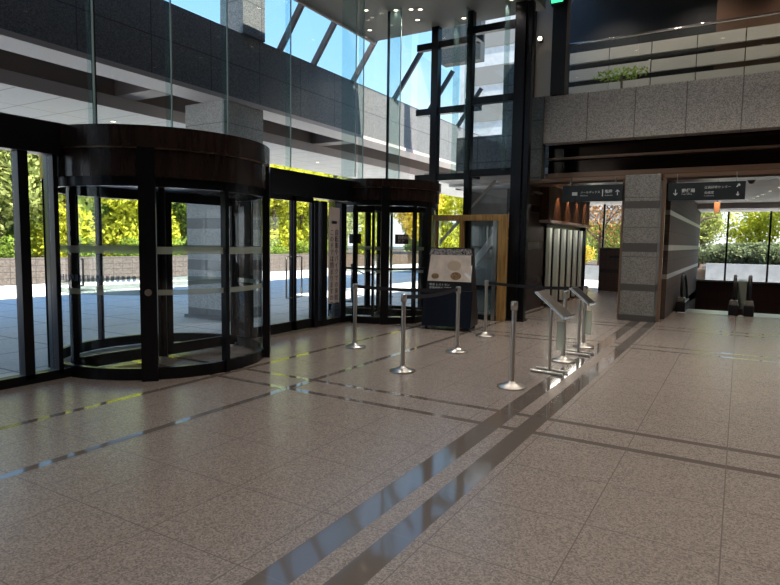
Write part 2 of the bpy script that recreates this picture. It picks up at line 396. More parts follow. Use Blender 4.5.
# granite wall outside, behind the glazed wall
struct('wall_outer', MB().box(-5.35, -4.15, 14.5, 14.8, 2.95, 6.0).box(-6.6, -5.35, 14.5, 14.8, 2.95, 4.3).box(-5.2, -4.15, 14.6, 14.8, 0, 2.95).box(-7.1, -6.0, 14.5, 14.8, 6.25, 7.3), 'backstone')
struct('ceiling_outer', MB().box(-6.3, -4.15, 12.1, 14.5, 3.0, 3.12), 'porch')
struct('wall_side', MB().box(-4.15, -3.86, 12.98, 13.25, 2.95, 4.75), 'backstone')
struct('wall_upper_side', MB().box(-4.15, -3.72, 13.0, 13.2, 4.75, 7.9), 'white')
struct('trim_4', MB().box(-3.72, -3.42, 12.95, 13.25, 4.76, 7.9).box(-4.2, -4.08, 12.93, 13.25, 4.75, 7.9), 'darkwall')

# balcony parapet: front face of big granite slabs
struct('wall_balcony', MB().box(-3.9, 12, PY, PY+.35, 3.75, 4.75), 'granite')
struct('wall_balcony_recess', MB().box(-3.86, 12, PY+.45, PY+.6, 3.0, 3.78), 'gloss')
struct('trim_5', MB().box(-3.86, 12, PY+.3, PY+.46, 3.42, 3.47).box(-3.86, 12, PY+.25, PY+.46, 3.0, 3.12), 'bronze')
# portal jambs and lintels
struct('wall_portal', MB().box(-4.15, 12, PY+.02, PY+.6, 2.86, 3.0).box(-2.02, -1.42, PY+.46, PY+.6, 0, 2.86), 'brownpanel')
struct('door_1', MB().box(-2.16, -2.12, PY-.02, PY+.05, 0, 2.92).box(-4.12, -2.1, PY-.02, PY+.05, 2.9, 2.98), 'bronze')
struct('door_2', MB().box(-1.40, -1.34, PY-.02, PY+.05, 0, 2.92).box(-1.38, 12, PY-.02, PY+.05, 2.9, 2.98), 'bronze')
# upper floor: far wall with pale louvre panels
uw = struct('wall_upper', MB().box(-4.1, 12, 15.6, 15.8, 4.1, 7.9), 'darkwall')
struct('wall_upper_reflection', MB().box(-.75, 12, 15.44, 15.6, 4.1, 7.9), 'brownpanel')  # brown reflection in the balcony glass, built as a coloured panel
for (z0, z1) in ((6.04, 6.31), (5.62, 5.89), (5.22, 5.49)):
    x = -3.95; k = 0
    while x < 6:
        L = .95
        B(x+.01, x+L-.01, 15.36, 15.43, z0, z1).build('pale_panel', 'white', uw); x += L; k += 1

# passages
struct('wall_passage_left', MB().box(-4.5, -4.2, 13.25, 14.55, 0, 2.95), 'pilaster')
struct('wall_passage_divider', MB().box(-1.62, -1.3, PY+.6, 24.2, 0, 2.95).box(-1.62, -1.3, 15.6, 24.2, -3.4, 0), 'brownwall')
struct('wall_escalator_pit', MB().box(-1.3, 12, 24.0, 24.3, -3.4, .33).box(-1.3, 12, 15.55, 15.6, -3.4, -.02), 'mailwall')
struct('trim_6', MB().box(-1.3, 12, 23.9, 24.0, .30, .36), 'steel')
w4 = struct('window_4', MB().add([(-1.3, 24.1, .33), (12, 24.1, .33), (12, 24.1, 2.78), (-1.3, 24.1, 2.78)], [(0, 1, 2, 3)]), 'glass')
for x in (-.42, .84, 2.1, 3.4, 4.7): B(x-.03, x+.03, 24.03, 24.15, .33, 2.78).build('mullion', 'frame', w4)
w5 = struct('window_5', MB().add([(-6.4, 21.5, 0), (-1.6, 21.5, 0), (-1.6, 21.5, 2.95), (-6.4, 21.5, 2.95)], [(0, 1, 2, 3)]), 'glass')
for x in (-5.3, -4.12, -2.9): B(x-.03, x+.03, 21.45, 21.55, 0, 2.95).build('mullion', 'frame', w5)
struct('wall_far_left', MB().box(-6.5, -6.4, 14.8, 21.6, 0, 2.95), 'outwhite')
struct('floor_dais', MB().box(-6.4, -4.2, 14.8, 18.2, 0, .01), 'floor')
# tiled floor edge at escalator landing
struct('trim_7', MB().box(-1.2, -.2, 15.25, 15.55, 0, .006).box(.35, 12, 15.25, 15.55, 0, .006), 'outwhite')

# ================================================================== THINGS
# ---- stone columns
oc = thing('stone_column', (-8.87, 8.5, 0), 'thick pale granite column outside behind the large revolving door', 'column')
B(-9.4, -8.35, 8.0, 9.05, 0, 4.12).build('shaft', 'column_out', oc, .01)
B(-8.9, -8.3, 8.45, 9.05, 5.44, 9).build('upper_shaft', 'beamstone', oc)
B(-9.45, -8.30, 7.95, 9.1, -.02, .06).build('plinth', 'column_out', oc)
ic = thing('stone_column', (-1.78, PY, 0), 'grey granite pillar with darker bands between the two passage openings', 'column')
B(-2.1, -1.44, PY-.1, PY+.45, 0, 2.98).build('shaft', 'column', ic, .008)
B(-2.12, -1.42, PY-.12, PY+.47, 0, .12).build('plinth', 'column', ic)

# ---- revolving doors
def revolving_door(c, r, zb, zt, label, posts, wings, lock=None, plates=False):
    t = thing('revolving_door', (c[0], c[1], 0), label, 'revolving door')
    ro = r+.05
    zm = (zb+zt)/2+.04
    mb = MB().arc(c, r-.04, ro+.03, 0, 360, zm, zt, 72).arc(c, r-.04, ro, 0, 360, zb, zm-.012, 72)
    mb.build('header_ring', 'drum', t)
    MB().arc(c, r-.03, ro+.02, 0, 360, zm-.012, zm, 72).build('header_groove', 'bronze', t)
    MB().disc(c, r-.03, zt-.12, zt-.02, 48).build('roof_disc', 'frame', t)
    MB().disc(c, r-.04, zb+.02, zb+.06, 48).build('ceiling_disc', 'frame', t)
    MB().arc(c, r-.05, r+.01, 0, 360, 0, .13, 72).build('base_rail', 'frame', t)
    MB().arc(c, r-.06, r+.02, 0, 360, zb-.1, zb, 72).build('top_rail', 'frame', t)
    for a, wd in posts:
        s, cs = math.sin(R(a)), math.cos(R(a)); rr_ = r+(.035 if wd > .12 else -.01); p = Vector((c[0]+cs*rr_, c[1]+s*rr_, 0))
        MB().obox(p+Vector((0, 0, zm/2 if wd > .12 else zb/2)), Vector((cs, s, 0))*.045, Vector((-s, cs, 0))*wd/2, Vector((0, 0, zm/2 if wd > .12 else zb/2))).build('post', 'frame', t)
    ang = sorted(a for a, _ in posts); ang.append(ang[0]+360)
    for a0, a1 in zip(ang, ang[1:]):
        if a1-a0 < 4: continue
        n = max(4, int((a1-a0)/5))
        vs = []; fs = []
        for i in range(n+1):
            a = R(a0+(a1-a0)*i/n); vs += [(c[0]+(r-.02)*math.cos(a), c[1]+(r-.02)*math.sin(a), .13), (c[0]+(r-.02)*math.cos(a), c[1]+(r-.02)*math.sin(a), zb-.1)]
        fs = [(2*i, 2*i+2, 2*i+3, 2*i+1) for i in range(n)]
        MB().add(vs, fs, True).build('curved_glass', 'drumglass', t)
        for z0, z1 in (((.93, .99), (1.38, 1.46)) if lock else ()):
            MB().arc(c, r-.016, r-.012, a0+1, a1-1, z0, z1, n).build('frosted_strip', 'frost', t)
    MB().tube([(c[0], c[1], .02), (c[0], c[1], zb)], .045, 16).build('centre_shaft', 'frame', t)
    for a in wings:
        d = Vector((math.cos(R(a)), math.sin(R(a)), 0)); L = r-.1; o = Vector((c[0], c[1], 0)); nn = Vector((-d.y, d.x, 0))
        wz = zb-.06
        fr = MB()
        fr.obox(o+d*(L-.04)+Vector((0, 0, wz/2+.03)), d*.04, nn*.022, (0, 0, wz/2-.03)).obox(o+d*.09+Vector((0, 0, wz/2+.03)), d*.04, nn*.022, (0, 0, wz/2-.03))
        fr.obox(o+d*L/2+Vector((0, 0, .10)), d*(L/2-.04), nn*.02, (0, 0, .07)).obox(o+d*L/2+Vector((0, 0, wz-.06)), d*(L/2-.04), nn*.02, (0, 0, .06))
        wg = fr.build('door_wing', 'frame', t)
        p = [o+d*.12+Vector((0, 0, .16)), o+d*(L-.07)+Vector((0, 0, .16)), o+d*(L-.07)+Vector((0, 0, wz-.12)), o+d*.12+Vector((0, 0, wz-.12))]
        MB().add(p, [(0, 1, 2, 3)]).build('wing_glass', 'drumglass', wg)
        MB().obox(o+d*L/2+Vector((0, 0, 1.42)), d*(L/2-.12), nn*.003, (0, 0, .035)).build('frosted_strip', 'frost', wg)
        MB().obox(o+d*L/2+Vector((0, 0, .96)), d*(L/2-.12), nn*.003, (0, 0, .03)).build('frosted_strip', 'frost', wg)
        MB().tube([o+d*(L-.12)+nn*.03+Vector((0, 0, 1.0)), o+d*(L-.12)+nn*.07+Vector((0, 0, 1.0)), o+d*(L-.12)+nn*.07+Vector((0, 0, 1.3)), o+d*(L-.12)+nn*.03+Vector((0, 0, 1.3))], .012, 8).build('push_handle', 'steel', wg)
    return t
D1 = revolving_door((FX, 5.05), 1.28, 2.2, 2.73, 'large dark revolving door nearest the camera at left', [(-44.5, .17), (38, .16), (-6, .05), (-98, .14), (-118, .05), (142, .14), (182, .04), (-160, .05), (90, .1)], [85, -95], lock=True)
a = R(-44.5); q = Vector((FX+1.365*math.cos(a), 5.05+1.365*math.sin(a), .97)); dd = Vector((math.cos(a), math.sin(a), 0))
MB().tube([q-dd*.02, q+dd*.012], .037, 24).build('lock_disc', 'steel', D1)
# row of faint square dots printed across the curved glass
db = MB()
for i in range(24):
    aa = -112+i*2.6
    db.arc((FX, 5.05), 1.265, 1.268, aa, aa+1.5, 1.07, 1.14, 2)
db.build('dot_strip', 'dots', D1)
D2 = revolving_door((-6.3, 10.35), 1.08, 2.32, 2.71, 'smaller dark revolving door behind the rope barrier', [(-57, .15), (-5, .12), (-25, .04), (-118, .1), (-150, .06), (140, .12), (70, .1), (-88, .06)], [20, 110, 200, -70])
for aa, z in ((-88, 1.6), (-40, 1.6)):
    s, cs = math.sin(R(aa)), math.cos(R(aa))
    MB().obox((-6.3+1.08*cs, 10.35+1.08*s, z), Vector((cs, s, 0))*.008, Vector((-s, cs, 0))*.13, (0, 0, .09)).build('warning_plate', 'black', D2)
s, cs = math.sin(R(-40)), math.cos(R(-40))
text('plate_lettering', '自動回転\nドア', .07, (-6.3+1.095*cs+.085*s, 10.35+1.095*s-.085*cs, 1.61), (-s, cs, 0), (0, 0, 1), 'notice', D2)
MB().arc((-6.3, 10.35), 1.04, 1.08, -150, 60, 1.02, 1.06, 40).build('guard_rail', 'frame', D2)

# ---- double glass door between the two drums
dd_ = thing('glass_double_door', (FX, 7.7, 0), 'double glass door with long silver pull handles between the two revolving doors', 'door')
B(FX-.1, FX+.12, 6.38, 9.25, 2.28, 2.67).build('header', 'frame', dd_, .01)
B(FX-.05, FX+.06, 6.2, 9.35, 0, .035).build('threshold', 'steel', dd_)
for y0, y1, ys, sg in ((6.62, 7.60, 7.56, 1), (7.64, 8.14, 7.67, -1)):
    f = MB().box(FX-.02, FX+.03, y0, y0+.05, .04, 2.28).box(FX-.02, FX+.03, y1-.04, y1, .04, 2.28).box(FX-.02, FX+.03, y0, y1, .04, .2).box(FX-.02, FX+.03, y0, y1, 2.2, 2.28)
    lf = f.build('door_leaf', 'frame', dd_)
    B(FX+.002, FX+.008, y0+.05, y1-.04, .2, 2.16).build('leaf_glass', 'drumglass', lf)
    MB().tube([(FX+.03, ys, .60), (FX+.04, ys-.14*sg, .60), (FX+.04, ys-.14*sg, 1.28), (FX+.03, ys, 1.28)], .014, 10).build('pull_handle', 'steel', lf)
for y, wd in ((6.45, .22), (8.18, .1), (8.42, .14), (9.0, .16)): B(FX-.06, FX+.07, y-wd/2, y+wd/2, .03, 2.24).build('stile', 'frame', dd_)
B(FX, FX+.006, 8.23, 9.0, .1, 2.24).build('sidelight_glass', 'drumglass', dd_)
B(FX-.04, FX+.06, 8.2, 9.3, .03, .14).build('kick_rail', 'frame', dd_)
nb = thing('notice_banner', (FX+.075, 8.69, .52), 'tall narrow vertical notice in Japanese on the glass beside the double door', 'sign')
B(FX+.062, FX+.07, 8.53, 8.86, .42, 2.15).build('sheet', 'notice', nb)
B(FX+.071, FX+.074, 8.62, 8.77, 1.86, 1.91).build('car_symbol', 'black', nb)
text('lettering', '\n'.join('自転車やバイクでの来館はご'), .118, (FX+.072, 8.71, 1.66), (0, 1, 0), (0, 0, 1), 'black', nb).scale = (1, 1, 1)
text('lettering', '\n'.join('このドアは閉まりますのでお'), .118, (FX+.072, 8.565, 1.66), (0, 1, 0), (0, 0, 1), 'black', nb)

# ---- glazed sliding door at the far left
ld = thing('glass_sliding_door', (FX, 2.6, 0), 'dark framed glass sliding door at the far left edge', 'door')
B(FX-.1, FX+.1, -9, 3.86, 2.42, 2.76).build('header', 'frame', ld, .01)
B(FX-.06, FX+.06, -9, 3.86, 0, .1).build('base_rail', 'frame', ld)
for y, wd in ((3.33, .10), (3.66, .05), (1.9, .1), (.4, .12), (-1.2, .1)): B(FX-.06, FX+.06, y-wd/2, y+wd/2, .05, 2.42).build('stile', 'frame', ld)
for y0, y1 in ((-9, 1.85), (1.95, 3.26), (3.4, 3.62)):
    B(FX, FX+.006, y0, y1, .1, 2.4).build('glass_panel', 'drumglass', ld)

# ---- stanchions
def stanchion():
    t = thing('barrier_post', (0, 0, 0), '', 'barrier post', 'steel belt barrier posts')
    MB().lathe([(0, .0), (.155, .0), (.16, .008), (.155, .016), (.10, .030), (.045, .052), (.034, .07), (0, .07)], n=40).build('base', 'steel', t)
    MB().lathe([(.026, .06), (.026, .86)], n=20).build('pole', 'steel', t)
    MB().lathe([(.0, .84), (.036, .84), (.036, .925), (.030, .935), (0, .935)], n=24).build('belt_head', 'steel', t)
    return t
S = stanchion()
ST = [((-3.42, 6.11), 'steel barrier post nearest the revolving doors, foremost left of the group'),
      ((-4.80, 7.12), 'steel barrier post standing in front of the double glass door notice'),
      ((-3.39, 7.63), 'steel barrier post directly in front of the black poster stand'),
      ((-2.05, 6.09), 'steel barrier post alone in the middle of the floor, largest and closest'),
      ((-3.60, 9.24), 'steel barrier post beside the gold framed door, right of the poster stand'),
      ((-1.95, 7.86), 'steel barrier post between the two slanted leaflet stands'),
      ((-1.97, 9.13), 'farthest right steel barrier post behind the second leaflet stand')]
posts = []
for i, (p, lab) in enumerate(ST):
    o = S if i == 0 else copy_tree(S)
    o.location = (p[0], p[1], 0); o['label'] = lab; posts.append(o)
def belt(i, j):
    a, b = Vector((*ST[i][0], .895)), Vector((*ST[j][0], .895)); d = (b-a).normalized()
    a += d*.038; b -= d*.038; n = 10; vs = []; nn = Vector((-d.y, d.x, 0))*.0015
    for k in range(n+1):
        p = a.lerp(b, k/n); p.z -= .03*math.sin(math.pi*k/n)
        for q in (p-nn+Vector((0, 0, -.024)), p+nn+Vector((0, 0, -.024)), p+nn+Vector((0, 0, .024)), p-nn+Vector((0, 0, .024))): vs.append(tuple(q))
    fs = [(4*k+m, 4*k+(m+1) % 4, 4*k+4+(m+1) % 4, 4*k+4+m) for k in range(n) for m in range(4)]
    o = MB().add(vs, fs).build('belt', 'belt', posts[i]); o['label'] = 'black retractable belt'
belt(1, 2); belt(0, 2); belt(4, 6)

# ---- slanted leaflet stands (plate seen from its edge)
def leaflet(x, y, label, L=.58, tilt=38, yaw_=-6, face='steel'):
    t = thing('leaflet_stand', (x, y, 0), label, 'sign stand')
    ca, sa = math.cos(R(yaw_)), math.sin(R(yaw_)); ux = Vector((ca, sa, 0)); uy = Vector((-sa, ca, 0))
    o = Vector((x, y, 0))
    fb = MB()
    for k in (-.09, .09): fb.tube([o+ux*-.2+uy*k+Vector((0, 0, .018)), o+ux*.2+uy*k+Vector((0, 0, .018))], .016, 10)
    fb.build('foot_bars', 'steel', t); MB().tube([o+uy*-.09+Vector((0, 0, .018)), o+uy*.09+Vector((0, 0, .018))], .013, 8).build('foot_link', 'steel', t)
    MB().tube([o+Vector((0, 0, .02)), o+Vector((0, 0, .78))], .019, 14).build('pole', 'steel', t)
    d = (ux*math.cos(R(tilt))-Vector((0, 0, 1))*math.sin(R(tilt)))
    nrm = ux*math.sin(R(tilt))+Vector((0, 0, 1))*math.cos(R(tilt))
    c_ = o+Vector((0, 0, .83))+ux*.03
    MB().obox(c_, d*L*.40, uy*.13, nrm*.016).build('tray', 'steel', t)
    MB().obox(c_-nrm*.0+uy*0, d*(L*.40+.012), uy*.142, nrm*.006).build('tray_rim', 'chrome', t)
    MB().obox(c_+nrm*.0155, d*L*.37, uy*.115, nrm*.002).build('sheet', face, t)
    MB().obox(o+Vector((.12, .0, .46)), ux*.05, uy*.006, (0, 0, .17)).build('clear_pocket', 'frost', t)
    MB().obox(c_+d*L*.40+nrm*.015, d*.006, uy*.14, nrm*.022).build('lip', 'chrome', t)
    return t
leaflet(-1.91, 7.05, 'slanted steel leaflet stand on two foot bars, nearer one')
leaflet(-1.90, 8.49, 'slanted steel leaflet stand farther back beside the last barrier post', .44, 38, -6, 'black')

# ---- poster stand
ps = thing('poster_stand', (-4.42, 9.5, 0), 'black poster stand with cafe-style poster and navy lower box', 'sign stand')
ua = Vector((.985, .17, 0)); ub = Vector((-.17, .985, 0)); o0 = Vector((-4.42, 9.45, 0))
def pp(a_, b_, z): return tuple(o0+ua*a_+ub*b_+Vector((0, 0, z)))
def prism(pts_front, depth_fn):
    pass
# tapering body: wide low, leaning back
def slab(mb, half, z0, z1, y0, y1, th):
    h0 = half; half = half-.04*max(0, (z1-.8)/.66)
    vs = [pp(-h0, y0, z0), pp(h0, y0, z0), pp(h0, y0+th, z0), pp(-h0, y0+th, z0), pp(-half, y1, z1), pp(half, y1, z1), pp(half, y1+th, z1), pp(-half, y1+th, z1)]
    return mb.add(vs, [(0,3,2,1),(4,5,6,7),(0,1,5,4),(1,2,6,5),(2,3,7,6),(3,0,4,7)])
slab(MB(), .44, .06, 1.46, 0, .26, .03).build('front_board', 'black', ps)
slab(MB(), .44, .06, 1.46, .58, .30, .03).build('rear_board', 'black', ps)
MB().add([pp(.44, .03, .06), pp(.44, .58, .06), pp(.40, .30, 1.46), pp(.40, .29, 1.46), pp(.40, .03, .06), pp(.40, .58, .06), pp(.36, .30, 1.46), pp(.36, .29, 1.46)],
    [(0,1,2,3),(7,6,5,4),(0,4,5,1),(1,5,6,2),(2,6,7,3),(3,7,4,0)]).build('side_board', 'black', ps)
slab(MB(), .45, .07, .70, -.04, .07, .03).build('lower_box', 'navy', ps)
slab(MB(), .40, .86, 1.44, .118, .222, .02).build('poster', principled('poster_paper', (.75, .66, .58), .45, var=.12, vscale=6), ps)
slab(MB(), .40, 1.33, 1.44, .200, .2195, .01).build('patterned_band', principled('black_white_pattern', (.24, .23, .23), .5, var=.95, vscale=34), ps)
pm = principled('food_brown', (.28, .17, .08), .5, var=.4, vscale=30)
def plate_on_poster(a_, z, r, mat, nm):
    f_ = (z-.86)/.58; yb = .118+.104*f_-.004
    mb = MB(); vs = [pp(a_, yb, z)]
    for k in range(20): vs.append(pp(a_+r*1.4*math.cos(2*math.pi*k/20), yb+.18*r*math.sin(2*math.pi*k/20)*.9, z+r*math.sin(2*math.pi*k/20)))
    mb.add(vs, [(0, 1+k, 1+(k+1) % 20) for k in range(20)]).build(nm, mat, ps)
plate_on_poster(-.26, .95, .05, pm, 'food_picture'); plate_on_poster(.12, .96, .07, pm, 'food_picture'); plate_on_poster(.08, 1.14, .09, principled('cream_print', (.60, .48, .36), .5), 'food_picture')
MB().add([pp(.40, .112, .87), pp(.40, .19, 1.16), pp(.27, .14, 1.0)], [(0, 1, 2)]).build('paper_fold', principled('bright_paper', (.85, .87, .9), .4), ps)
for k, (s_, z_) in enumerate((('喫茶 レストラン', .80), ('営業時間のご案内', .74), ('お気軽にどうぞ', .68))):
    yb = .25*(z_-.06)/1.4*.9-.02
    text('lettering', s_, .052, pp(-.36, (z_-.06)/1.4*.26-.03, z_-.02), tuple(ua), (0.0, .18, 1), 'text', ps)
for a_ in (-.38, .38):
    for b_ in (.04, .55):
        MB().tube([pp(a_-.015, b_, .03), pp(a_+.015, b_, .03)], .03, 14).build('caster', 'rubber', ps)

# ---- gold framed glass door in the end wall
gd = thing('framed_glass_door', (-4.95, 11.2, 0), 'glass door in a golden wood frame behind the poster stand', 'door')
gy0, gy1 = 11.18, 11.3
B(-5.62, -3.98, gy0, gy1, 2.0, 2.12).build('top_rail', 'gold', gd, .006)
B(-5.62, -5.50, gy0, gy1, 0, 2.0).build('stile', 'gold', gd, .006)
B(-4.14, -3.98, gy0, gy1, 0, 2.0).build('stile', 'gold', gd, .006)
B(-4.25, -4.17, gy0, gy1-.03, 0, 2.0).build('leaf_stile', 'steel', gd, .004)
B(-4.98, -4.90, gy0, gy1, 0, 2.0).build('centre_stile', 'gold', gd, .006)
B(-5.5, -4.14, gy0+.02, gy1-.02, .62, .70).build('middle_rail', 'frame', gd)
B(-5.5, -4.14, gy0+.02, gy1-.02, 0, .1).build('bottom_rail', 'frame', gd)
B(-5.5, -4.14, gy0+.05, gy0+.056, .1, 2.0).build('glass_panel', 'drumglass', gd)
B(-5.5, -4.14, gy0+.07, gy0+.08, .1, .62).build('lower_panel', glass('misty_panel', (.6, .7, .72), .8, 0, .35, (.35, .42, .45)), gd)

# ---- diagonal steel stair beam seen beyond the gold door
sb = thing('outdoor_stair', (-6.0, 13.4, 0), 'steel outdoor stair rising diagonally behind the gold framed door', 'stair')
MB().bar((-6.15, 13.5, .35), (-4.25, 13.5, 2.75), .12, .16).build('stringer', 'outwhite', sb)
MB().bar((-6.3, 13.0, 1.55), (-4.9, 13.0, 3.0), .05, .06).build('handrail', 'white', sb)
for k in range(10):
    f_ = k/9; p = Vector((-6.15, 13.56, .35)).lerp(Vector((-4.25, 13.56, 2.75)), f_)
    B(p.x-.12, p.x+.12, 13.56, 14.3, p.z-.02, p.z+.02).build('tread', 'white', sb)
B(-6.25, -6.15, 13.42, 13.58, 0, .4).build('support', 'frame', sb)

# ---- shop front with pale slats in the left passage
sf = thing('shop_front', (-4.2, 16.4, 0), 'glazed shop front with pale vertical slats in the left passage', 'shop front')
B(-4.34, -4.2, 14.55, 18.4, 0, .12).build('base_rail', 'frame', sf)
B(-4.34, -4.2, 14.55, 18.4, 1.94, 2.06).build('head_rail', 'frame', sf)
B(-4.31, -4.30, 14.55, 18.4, .12, 1.94).build('glass_panel', 'fin', sf)
for k, y in enumerate((14.62, 15.35, 16.0, 16.65, 17.3, 17.95)):
    B(-4.22, -4.06, y-.02, y+.16, .06, 1.95).build('slat', 'fincol', sf)
    B(-4.25, -4.04, y+.2, y+.27, .06, 1.95).build('dark_post', 'frame', sf)
B(-4.4, -4.04, 18.36, 18.5, 0, 2.06).build('end_post', 'frame', sf)
can = thing('timber_canopy', (-4.1, 16.2, 2.2), 'dark timber boxed canopy with warm scallops of light over the shop front', 'canopy')
B(-4.4, -3.98, 14.1, 18.5, 2.13, 2.95).build('box', 'timber', can)
B(-4.3, -3.92, 14.1, 18.5, 2.07, 2.13).build('light_ledge', 'edge', can)
for k, y in enumerate((14.9, 15.9, 16.9, 17.9)):
    l = thing('wall_washer_light', (-3.86, y, 2.92), 'small recessed wall washer light above the timber canopy', 'light', 'wall washer lights above the timber canopy')
    MB().disc((-3.8, y), .035, 2.935, 2.949, 16).build('lamp_face', 'lampface', l)
    d = bpy.data.lights.new('wall_washer_lamp', 'SPOT'); d.energy = 30; d.color = (1, .5, .22); d.spot_size = R(60); d.spot_blend = .5; d.shadow_soft_size = .02
    lo = bpy.data.objects.new('wall_washer_lamp', d); COL.objects.link(lo); lo.parent = l; lo.location = (.06, 0, -.01)
    lo.rotation_euler = Vector((.30, 0, 1)).to_track_quat('Z', 'Y').to_euler()

d = bpy.data.lights.new('canopy_strip_lamp', 'AREA'); d.shape = 'RECTANGLE'; d.size = .06; d.size_y = 4.0; d.energy = 14; d.color = (1, .93, .8)
lo = bpy.data.objects.new('canopy_strip_lamp', d); COL.objects.link(lo); lo.location = (-3.9, 16.3, 2.05); lo.rotation_euler = (0, R(-12), 0)

# ---- dark block wall with a slot at the end of left passage
mw = thing('stone_partition', (-3.3, 21.1, 0), 'dark brown low stone partition with a slot at the passage end', 'partition')
B(-4.12, -2.2, 20.95, 21.25, 0, 1.42).build('body', 'mailwall', mw, .01)
B(-4.14, -2.2, 20.93, 21.27, 1.42, 1.46).build('cap', 'brownpanel', mw)
B(-3.8, -3.45, 20.935, 20.955, 1.12, 1.2).build('slot', 'black', mw)

# ---- hanging direction signs
def hsign(x0, x1, y, z0, z1, label):
    t = thing('direction_sign', ((x0+x1)/2, y, z0), label, 'sign')
    B(x0, x1, y-.05, y+.05, z0, z1).build('panel', 'signplate', t, .004)
    for x in (x0+.15, x1-.15): MB().tube([(x, y, z1), (x, y, 2.96)], .01, 8).build('hanger', 'steel', t)
    return t
yS = 12.98
s1 = hsign(-3.36, -2.14, yS, 2.46, 2.80, 'dark hanging sign over the left passage pointing to mail boxes and restrooms')
for o in list(s1.children): pass
yt = yS-.0525
B(-3.16, -3.05, yt-.002, yt, 2.59, 2.66).build('mail_icon', 'text', s1)
text('lettering', 'メールボックス', .058, (-2.99, yt, 2.63), (1, 0, 0), (0, 0, 1), 'text', s1)
text('lettering', 'Mail box', .045, (-2.99, yt, 2.57), (1, 0, 0), (0, 0, 1), 'text', s1)
B(-2.545, -2.525, yt-.002, yt, 2.56, 2.70).build('person_icon', 'text', s1)
text('lettering', '階段', .075, (-2.49, yt, 2.63), (1, 0, 0), (0, 0, 1), 'text', s1, bold=.002)
text('lettering', 'Restrooms', .036, (-2.49, yt, 2.57), (1, 0, 0), (0, 0, 1), 'text', s1)
def arrow(cx, cz, L, ang, parent, y=None):
    y = y or yt; d = Vector((math.sin(R(ang)), 0, math.cos(R(ang)))); o = Vector((cx, y-.002, cz)); mb = MB()
    mb.bar(o-d*L, o+d*L*.9, .016, .003, (0, 1, 0))
    for sgn in (-1, 1):
        e = Vector((math.sin(R(ang+sgn*140)), 0, math.cos(R(ang+sgn*140)))); mb.bar(o+d*L, o+d*L+e*L*1.0, .016, .003, (0, 1, 0))
    mb.build('arrow', 'text', parent)
arrow(-2.24, 2.63, .055, 0, s1)
s2 = hsign(-1.29, .02, yS, 2.44, 2.78, 'dark hanging sign over the escalators pointing down to the post office')
arrow(-1.16, 2.60, .055, 180, s2)
text('lettering', '郵便局', .078, (-1.05, yt, 2.60), (1, 0, 0), (0, 0, 1), 'text', s2, bold=.002)
text('lettering', 'Post Office', .04, (-1.05, yt, 2.55), (1, 0, 0), (0, 0, 1), 'text', s2)
text('lettering', '企画研修センター', .056, (-.66, yt, 2.66), (1, 0, 0), (0, 0, 1), 'text', s2)
text('lettering', '会議室', .055, (-.66, yt, 2.56), (1, 0, 0), (0, 0, 1), 'text', s2)
text('lettering', 'Conference', .035, (-.66, yt, 2.51), (1, 0, 0), (0, 0, 1), 'text', s2)
arrow(-.10, 2.70, .035, 45, s2); arrow(-.10, 2.55, .035, 180, s2)
for x in (-1.29, .05): pass

# ---- exit sign high on the wall
ex = thing('exit_sign', (-3.6, 12.85, 6.6), 'green lit exit sign at the top edge near the dark post', 'sign')
B(-3.72, -3.46, 12.78, 12.9, 6.56, 7.0).build('housing', 'black', ex)
B(-3.71, -3.47, 12.765, 12.78, 6.60, 6.98).build('lit_face', 'exit', ex)
wl = thing('wall_lamp', (-3.98, 12.85, 5.9), 'small warm lamp glowing on the pale panel right of the dark post', 'lamp')
B(-4.0, -3.92, 12.9, 13.0, 5.9, 6.0).build('bracket', 'frame', wl)
MB().lathe([(0, -.04), (.035, -.03), (.045, 0), (.035, .03), (0, .04)], (-3.96, 12.87, 5.95), 16).build('bulb', 'lampface', wl)

# ---- balcony balustrade
bb = thing('balustrade', (4, PY+.1, 4.75), 'glass balustrade with slim steel handrail on the granite balcony', 'balustrade')
for k in range(10):
    x0 = -3.88+k*1.88; B(x0, x0+1.86, PY+.12, PY+.135, 4.75, 5.78).build('glass_panel', 'glass', bb)
MB().tube([(-3.9, PY+.128, 5.82), (12, PY+.128, 5.82)], .026, 10).build('handrail', 'chrome', bb)
pl = thing('potted_plant', (-2.5, 14.3, 4.1), 'leafy green plant behind the balcony glass', 'plant')
def leaves(mb, c, rad, n, size, shell=.3):
    for _ in range(n):
        while True:
            p = Vector((random.uniform(-1, 1), random.uniform(-1, 1), random.uniform(-1, 1)))
            if shell < p.length < 1: break
        p = Vector((c[0]+p.x*rad[0], c[1]+p.y*rad[1], c[2]+p.z*rad[2]))
        a_ = Vector((random.gauss(0, 1), random.gauss(0, 1), random.gauss(0, 1))).normalized(); b_ = a_.cross(Vector((random.gauss(0, 1), random.gauss(0, 1), random.gauss(0, 1)))).normalized()
        s_ = size*random.uniform(.6, 1.3)
        mb.add([p-a_*s_, p-b_*s_*.5, p+a_*s_, p+b_*s_*.5], [(0, 1, 2, 3)])
    return mb
leaves(MB(), (-2.5, 14.3, 5.38), (.65, .25, .14), 260, .045).build('foliage', 'leaf2', pl)
B(-3.2, -1.8, 14.15, 14.45, 4.1, 4.75).build('trough', 'black', pl)
MB().tube([(-2.5, 14.3, 4.7), (-2.5, 14.3, 5.4)], .03, 8).build('stem', 'bark', pl)

